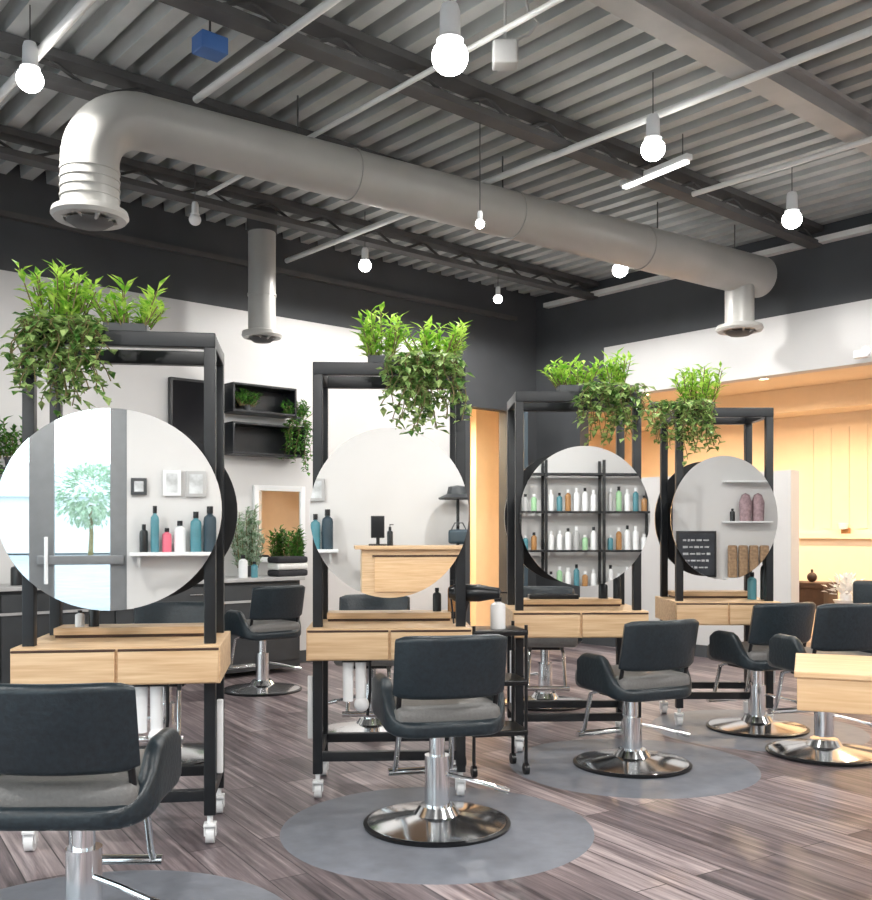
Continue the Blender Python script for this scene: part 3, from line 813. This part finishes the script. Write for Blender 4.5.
# doorway to the lit back room
m = MB(); a, b = uv(-dt0, -.02), uv(-dt1, -.02)
for t_ in (dt0-.03, dt1+.03):
    q = uv(-t_, -.012); m.box((q.x, q.y, dz/2), (.07, .03, dz+.06), Euler((0, 0, AU)))
q = uv(-(dt0+dt1)/2, -.012); m.box((q.x, q.y, dz+.03), (dt1-dt0+.13, .03, .07), Euler((0, 0, AU)))
struct('trim_20', m, M['charcoal'], smooth=False)
m = MB()
def bw(u0, u1, v0, v1, z0, z1):
    pts = [uv(u0, v0), uv(u1, v0), uv(u1, v1), uv(u0, v1)]; m.prism([(p.x, p.y) for p in pts], z0, z1)
bw(-3.2, .9, 2.0, 2.1, 0, 3.0); bw(-3.3, -3.2, .15, 2.1, 0, 3.0); bw(.9, 1.0, .15, 2.1, 0, 3.0); bw(-3.3, 1.0, .15, 2.1, 3.0, 3.05)
struct('wall_back_room', m, M['peach'], smooth=False)
q = uv(-dt0+.02, -.02); dl = MB()
ang = R(-78.5); dvec = Vector((math.cos(ang), math.sin(ang), 0))
dw = .62; c = q+dvec*dw/2; dl.box((c.x, c.y, dz/2), (dw, .045, dz-.03), Euler((0, 0, ang)), .003)
d2_ = struct('door_2', dl, M['door'], smooth=False)
hp = q+dvec*(dw-.07); nv = Vector((-math.sin(ang), math.cos(ang), 0))
MB().cyl(hp-nv*.05+Vector((0, 0, 1.42)), hp-nv*.05+Vector((0, 0, 1.42))-dvec*.14, .011, seg=10).build('door_handle', M['chrome'], d2_)

# ------------------------------------------------------------------ warm alcove behind the right wall
m = MB(); AD = 2.7; AH = 2.95
def aw(u0, u1, s0, s1, z0, z1):
    pts = [uv(u0, -s0), uv(u1, -s0), uv(u1, -s1), uv(u0, -s1)]; m.prism([(p.x, p.y) for p in pts], z0, z1)
aw(AD, AD+.1, -1.2, 8.6, 0, AH); aw(.15, AD, -1.3, -1.2, 0, AH); aw(.15, AD, 8.5, 8.6, 0, AH)
struct('wall_alcove', m, M['peach'], smooth=False)
m = MB(); aw(.15, AD+.1, -1.3, 8.6, AH, AH+.05); aw(AD-.5, AD, -1.2, 8.5, AH-.28, AH)
struct('ceiling_alcove', m, M['peach'], smooth=False)
m = MB()
for k in range(5): aw(AD-.014, AD, 1.95+k*.22, 2.05+k*.22, 1.3, 2.5)
aw(AD-.07, AD, 1.0, 8, 1.18, 1.24)
struct('trim_21', m, M['peach'], smooth=False)
for k, (u_, s_) in enumerate(((1.3, .6), (1.3, 2.2), (1.3, 3.6), (1.3, 5.0))):
    q = uv(u_, -s_, AH); t = thing('downlight', 'round warm recessed downlight in the peach alcove ceiling', 'light', q, 0, 'alcove downlights')
    MB().lathe([(.05, -.004), (.075, -.004), (.08, 0), (.05, .0)], seg=24).build('ring', M['wplastic'], t)
    MB().cyl((0, 0, -.003), (0, 0, 0), .05, seg=24).build('lens', M['wbulb'], t)
    L = bpy.data.lights.new('downlight_beam', 'SPOT'); L.energy = 185; L.color = (1, .74, .47); L.spot_size = R(165); L.spot_blend = .7; L.shadow_soft_size = .06
    o = bpy.data.objects.new('downlight_beam', L); COL.objects.link(o); o.parent = t; o.location = (0, 0, -.02)
q = uv(-1.1, 1.1, 3.0); t = thing('downlight', 'round warm ceiling light inside the back room beyond the doorway', 'light', q, 0)
MB().lathe([(0, -.05), (.1, -.045), (.13, -.01), (.13, 0), (0, 0)], seg=24).build('lens', M['wbulb'], t)
L = bpy.data.lights.new('downlight_beam', 'SPOT'); L.energy = 420; L.color = (1, .77, .48); L.spot_size = R(170); L.spot_blend = .5; L.shadow_soft_size = .1
o = bpy.data.objects.new('downlight_beam', L); COL.objects.link(o); o.parent = t; o.location = (0, 0, -.08)
# alcove furniture
def aq(px, dpt, z=0): return Vector((gx(px, dpt), dpt, z))
q = aq(812, 9.9); t = thing('console_table', 'dark brown console table in the warm alcove', 'table', q, AU+math.pi/2)
zt_ = P(812, 582, 9.9).z
MB().box((0, 0, zt_-.03), (.42, .34, .06), None, .006).build('tabletop', M['bronze'], t)
MB().box((0, .0, zt_-.16), (.4, .3, .2), None, .006).build('drawer_box', M['bronze'], t)
for sx in (-1, 1):
    for sy in (-1, 1): MB().box((sx*.17, sy*.13, (zt_-.26)/2), (.04, .04, zt_-.26)).build('leg', M['bronze'], t)
q = aq(812, 9.9, zt_); t = thing('ornament', 'small dark round ornament on the brown console table', 'ornament', q)
MB().ball((0, 0, .05), .05, 18).build('body', M['bronze'], t); MB().cyl((0, 0, .09), (0, 0, .13), .012, seg=10).build('neck', M['bronze'], t)
q = aq(846, 9.3); t = thing('flower_stand', 'white pedestal vase with pale flowers in the warm alcove', 'vase', q)
zf = P(846, 600, 9.3).z
MB().lathe([(0, 0), (.16, 0), (.15, .03), (.04, .08), (.04, zf-.12), (.12, zf), (.11, zf), (0, zf-.05)], seg=28).build('pedestal', M['wplastic'], t)
tt = MB(); tt.ball((0, 0, zf+.03), .06, 12)
for i in range(150):
    a, b = rnd(0, 6.28), rnd(0, 1.3); d = Vector((math.cos(a)*math.sin(b), math.sin(a)*math.sin(b), math.cos(b)))
    tt.leaf(Vector((0, 0, zf+.02))+d*rnd(.06, .2), d, .07, .05, Vector((0, 0, 1)))
tt.build('flowers', M['wplastic'], t, smooth=False)
q = aq(884, 8.3); t = thing('lounge_chair', 'black low chair back inside the warm alcove at the right edge', 'chair', q, R(-30))
MB().box((0, 0, .42), (.55, .5, .12), None, .04).build('seat', M['leather'], t)
MB().box((0, .24, .62), (.55, .1, .42), None, .04).build('backrest', M['leather'], t)
for sx in (-1, 1):
    for sy in (-1, 1): MB().cyl((sx*.22, sy*.2, 0), (sx*.22, sy*.2, .38), .018, seg=10).build('leg', M['bronze'], t)
# wall sconce and hanging glass balls
q = uv(AD-.06, -1, 0); zz = 1.27-2/F*10.2
sc_ = aq(845, 10.9, P(845, 533, 10.9).z)
for s_try in range(400):
    s0 = s_try*.02; w = uv(AD-.04, -s0)
    if abs((w.x/w.y*F+CX)-845) < 1.2: sc_ = Vector((w.x, w.y, P(845, 533, w.y).z)); break
t = thing('wall_sconce', 'small bronze wall sconce on the peach alcove wall', 'lamp', sc_, AU)
MB().box((0.01, 0, 0), (.04, .1, .12), None, .01).build('back_plate', M['amber'], t)
MB().lathe([(0, .04), (.05, .05), (.065, .12), (.06, .12), (.045, .06), (0, .05)], (-.06, 0, 0), 20).build('shade', M['wplastic'], t)

# ------------------------------------------------------------------ reception side seen in the mirrors
S2, S3, S4, S1 = ST[1], ST[2], ST[3], ST[0]
yd = -2.0
a, b = refl(362, 546, S2, yd), refl(476, 546, S2, yd)
rx0, rx1 = min(a.x, b.x), max(a.x, b.x); zt = a.z
rdsk = thing('reception_counter', 'maple reception counter reflected in the second round mirror', 'desk', ((rx0+rx1)/2, yd-.35, 0))
W_ = rx1-rx0
MB().box((0, 0, zt-.02), (W_+.16, .72, .04), None, .005).build('countertop', M['wood'], rdsk)
MB().box((0, 0, (zt-.04)/2), (W_, .6, zt-.04), None, .004).build('body', M['wood'], rdsk)
MB().box((.02, .31, zt-.33), (W_-.25, .02, .4), None, .004).build('front_panel', M['woodfloor2'], rdsk)
MB().box((.02, .312, zt-.115), (W_-.2, .025, .02)).build('shadow_gap', M['bronze'], rdsk)
q = refl(378, 535, S2, yd-.3); t = thing('monitor', 'black monitor on the reception counter', 'monitor', (q.x, yd-.3, zt), R(10))
MB().box((0, 0, .01), (.2, .16, .02), None, .004).build('foot', M['bplastic'], t); MB().box((0, 0, .1), (.04, .03, .16)).build('neck', M['bplastic'], t)
MB().box((0, .02, .22), (.16, .03, .26), None, .006).build('screen', M['bplastic'], t)
q = refl(390, 535, S2, yd-.2); bottle((q.x, yd-.2, zt), .035, .22, 'bplastic', 'black pump bottle on the reception counter', pump=True)
q = refl(458, 530, S2, yd-.6); t = thing('coat_rack', 'black pole coat rack beside the maple reception counter', 'rack', (q.x+.04, -2.93, 0))
MB().cyl((0, 0, .0), (0, 0, 1.7), .02, seg=12).build('pole', M['bplastic'], t); MB().lathe([(0, 0), (.16, 0), (.15, .02), (0, .03)], seg=24).build('base', M['bplastic'], t)
MB().lathe([(0, 1.50), (.24, 1.46), (.25, 1.48), (.14, 1.53), (.12, 1.62), (0, 1.64)], seg=28).build('hat', M['dark'], loc=(q.x+.04, -2.93, .205))
hat = bpy.data.objects['hat']; tag(hat, 'dark wide brimmed hat on top of the coat rack by the front wall', 'hat')
MB().cyl((0, .0, 1.33), (0, .1, 1.36), .012, seg=10).build('hook', M['bplastic'], t)
bg_ = thing('shoulder_bag', 'dark slate bag hanging from the coat rack by the front wall', 'bag', (q.x+.04, -2.93, 0))
MB().box((0, .09, 1.2), (.26, .11, .18), None, .04).build('body', M['door'], bg_)
MB().tube([(-.1, .09, 1.27), (-.05, .09, 1.37), (.05, .09, 1.37), (.1, .09, 1.27)], .008, 8).build('strap', M['dark'], bg_)

# retail shelves seen in the third mirror
ys = -2.85
xv = [refl(p, 531, S3, ys).x for p in (520, 546, 604, 652)]
zs = [refl(580, p, S3, ys).z for p in (590, 551, 512, 474)]
sh = thing('retail_shelf', 'black metal retail shelving against the front wall', 'shelf', (0, ys, 0))
for x in xv:
    for dy in (0, -.28): MB().box((x, dy, 1.15), (.04, .03, 2.3)).build('post', M['black'], sh)
zs[0] = max(zs[0], .35)
for z in zs: MB().box(((xv[0]+xv[-1])/2, -.14, z), (xv[-1]-xv[0], .3, .03), None, .003).build('board', M['black'], sh)
cols = ['wplastic', 'wplastic', 'grey', 'green', 'wplastic', 'teal', 'amber', 'wplastic']
NAME = {'wplastic': 'white', 'grey': 'grey', 'green': 'green', 'teal': 'teal', 'amber': 'amber'}
k = 0
for z, lev in zip(zs[:3], ('lowest', 'middle', 'upper')):
    x = xv[0]+.09
    while x < xv[-1]-.08:
        if all(abs(x-q) > .06 for q in xv):
            c_ = cols[k % len(cols)]; k += 1
            bottle((x, ys-.08, z+.016), .042, rnd(.2, .36), c_, '%s product bottle on the %s retail shelf by the front wall' % (NAME[c_], lev), 'bottles on the retail shelves', cap='wplastic' if k % 3 else 'bplastic')
        x += .125
# board and accessory display seen in the far right mirror
yw = YB+.03
a, b = refl(676, 531, S4, yw), refl(716, 577, S4, yw)
t = thing('chalkboard', 'dark framed chalkboard on the front wall', 'board', ((a.x+b.x)/2, yw, (a.z+b.z)/2))
bw_, bh_ = abs(b.x-a.x), abs(a.z-b.z)
MB().box((0, 0, 0), (bw_, .03, bh_), None, .004).build('frame', M['black'], t)
MB().box((0, .017, 0), (bw_-.07, .006, bh_-.07)).build('board', M['chalk'], t)
m = MB()
for r_ in range(5):
    x = -bw_*.34
    while x < bw_*.3:
        l_ = rnd(.03, .09); m.box((x+l_/2, .022, bh_*.3-r_*.11), (l_, .003, rnd(.02, .04))); x += l_+rnd(.015, .03)
m.build('chalk_writing', M['paper'], t, smooth=False)
xs = [refl(p, 531, S4, yw).x for p in (722, 768)]
t = thing('display_shelf', 'white wall shelves of accessories beside the chalkboard', 'shelf', ((xs[0]+xs[1])/2, yw+.12, 0))
wd = xs[1]-xs[0]; zsd = [refl(740, p, S4, yw).z for p in (578, 522, 482)]
for z in zsd: MB().box((0, 0, z), (wd, .24, .025), None, .003).build('board', M['wplastic'], t)
for j in range(4):
    o = MB().box((0, 0, .26), (.14, .09, .52), None, .03).build('hair_bundle', M['hair'], loc=(xs[0]+.12+j*.17, yw+.15, zsd[0]+.013)); tag(o, 'brown bundle on the lowest white display shelf', 'hair', 'brown bundles on the display shelf')
for j in range(2):
    o = MB().lathe([(0, 0), (.09, 0), (.1, .3), (.06, .42), (0, .45)], seg=20).build('hair_bundle', M['mauve'], loc=(xs[0]+.33+j*.2, yw+.15, zsd[1]+.013)); tag(o, 'mauve rounded bundle on the middle white display shelf', 'hair', 'mauve bundles on the display shelf')
bottle((xs[0]+.12, yw+.15, zsd[1]+.013), .04, .2, 'bplastic', 'black bottle left of the mauve bundles on the display shelf')
# frames and product ledge seen in the first mirror
for p0, p1, y0_, y1_, fm_, lab in ((131, 147, 478, 495, 'dark', 'small dark framed print on the front wall nearest the door'), (163, 181, 470, 496, 'wplastic', 'white framed print on the front wall'), (186, 206, 471, 497, 'grey', 'grey framed print on the front wall furthest from the door')):
    a, b = refl(p0, y0_, S1, yw), refl(p1, y1_, S1, yw)
    t = thing('framed_print', lab, 'picture', ((a.x+b.x)/2, yw, (a.z+b.z)/2))
    MB().box((0, 0, 0), (abs(b.x-a.x), .03, abs(a.z-b.z)), None, .004).build('frame', M[fm_], t)
    MB().box((0, .017, 0), (abs(b.x-a.x)-.07, .005, abs(a.z-b.z)-.07)).build('print', M['paper'], t)
a, b = refl(130, 552, S1, yw), refl(222, 552, S1, yw)
t = thing('wall_ledge', 'long white product ledge on the front wall under the prints', 'shelf', ((a.x+b.x)/2, yw+.1, a.z))
MB().box((0, 0, -.02), (b.x-a.x, .24, .04), None, .004).build('board', M['wplastic'], t)
for x in (-.4, .4): MB().box((x*(b.x-a.x), 0, -.1), (.03, .18, .12)).build('bracket', M['grey'], t)
for px, r, h, mm, lab in ((144, .045, .3, 'bplastic', 'slim black bottle on the white ledge nearest the door'), (167, .05, .26, 'pink', 'pink bottle on the white ledge'),
                          (155, .045, .5, 'teal', 'tall teal bottle on the white ledge'), (180, .06, .34, 'wplastic', 'white bottle on the white ledge'), (196, .06, .44, 'teal', 'teal bottle near the middle of the white ledge'), (210, .07, .5, 'door', 'dark slate bottle at the far end of the white ledge')):
    q = refl(px, 552, S1, yw+.1); bottle((q.x, yw+.1, a.z), r, h, mm, lab)

# ------------------------------------------------------------------ outside
m = MB(); m.box((0, -20, -.16), (120, 120, .1)); struct('ground_outside', m, M['asphalt'], smooth=False)
m = MB(); m.box((-6, -54, 2.6), (54, 4, 5.2)); m.box((-6, -51.8, 3.4), (44, .5, .3)); struct('building_outside', m, M['facade'], smooth=False)
for x, y, r_ in ((-11, -41, 2.0), (-4.2, -40, 1.7), (-14, -2, 2.2), (-15, 5, 2.0), (1.8, -43, 1.8)):
    t = thing('street_tree', 'leafy green tree outside the shop windows', 'tree', (x, y, -.1), 0, 'trees outside the windows')
    MB().tube([(0, 0, 0), (.05, 0, 1.2), (0, .05, 2.6)], [.13, .1, .07], 10).build('trunk', M['stem'], t)
    f = MB()
    for i in range(900):
        a, b, rr = rnd(0, 6.28), math.acos(rnd(-1, 1)), r_*rnd(.55, 1)
        d = Vector((math.cos(a)*math.sin(b), math.sin(a)*math.sin(b), math.cos(b)*.85))
        f.leaf(Vector((0, 0, 3.1))+d*rr, d+Vector((rnd(-.6, .6), rnd(-.6, .6), rnd(-.6, .3))), .34, .2, Vector((0, 0, 1)))
    f.build('crown', M['pleaf'], t, smooth=False)

w = bpy.data.worlds.new('sky'); SC.world = w; w.use_nodes = True
nt = w.node_tree; bg = nt.nodes['Background']
tc = nt.nodes.new('ShaderNodeTexCoord'); sep = nt.nodes.new('ShaderNodeSeparateXYZ'); rp = nt.nodes.new('ShaderNodeValToRGB')
nt.links.new(tc.outputs['Generated'], sep.inputs[0]); nt.links.new(sep.outputs['Z'], rp.inputs[0]); nt.links.new(rp.outputs[0], bg.inputs[0])
rp.color_ramp.elements[0].position = .0; rp.color_ramp.elements[0].color = (.96, .98, 1, 1)
rp.color_ramp.elements[1].position = .8; rp.color_ramp.elements[1].color = (.72, .85, 1, 1)
bg.inputs[1].default_value = 4.0
# daylight entering through the glazing (portals)
def portal(loc, rot, sx, sy):
    L = bpy.data.lights.new('daylight_portal', 'AREA'); L.shape = 'RECTANGLE'; L.size = sx; L.size_y = sy
    L.cycles.is_portal = True
    o = bpy.data.objects.new('daylight_portal', L); COL.objects.link(o); o.location = loc; o.rotation_euler = rot
portal((XL-.2, (PL.y+YB)/2, 1.75), (0, R(-90), 0), 2.7, PL.y-YB-.4)
portal(((XR+xc)/2, YB-.2, 3.35), (R(90), 0, 0), XR-xc, 1.0)
portal(((XL+.3+xc)/2, YB-.2, 1.6), (R(90), 0, 0), xc-XL-.3, 3.0)

# ------------------------------------------------------------------ camera
cam = bpy.data.cameras.new('camera'); co = bpy.data.objects.new('camera', cam); COL.objects.link(co)
co.location = (0, 0, CAMZ); co.rotation_euler = (R(90), 0, 0)
cam.sensor_fit = 'VERTICAL'; cam.sensor_height = 36; cam.lens = 36*F/900
cam.shift_y = (HY-450)/900; cam.clip_start = .05; cam.clip_end = 300
SC.camera = co
SC.view_settings.view_transform = 'Standard'; SC.view_settings.look = 'None'
SC.view_settings.exposure = 0.22; SC.view_settings.gamma = 1
SC.view_settings.use_curve_mapping = False
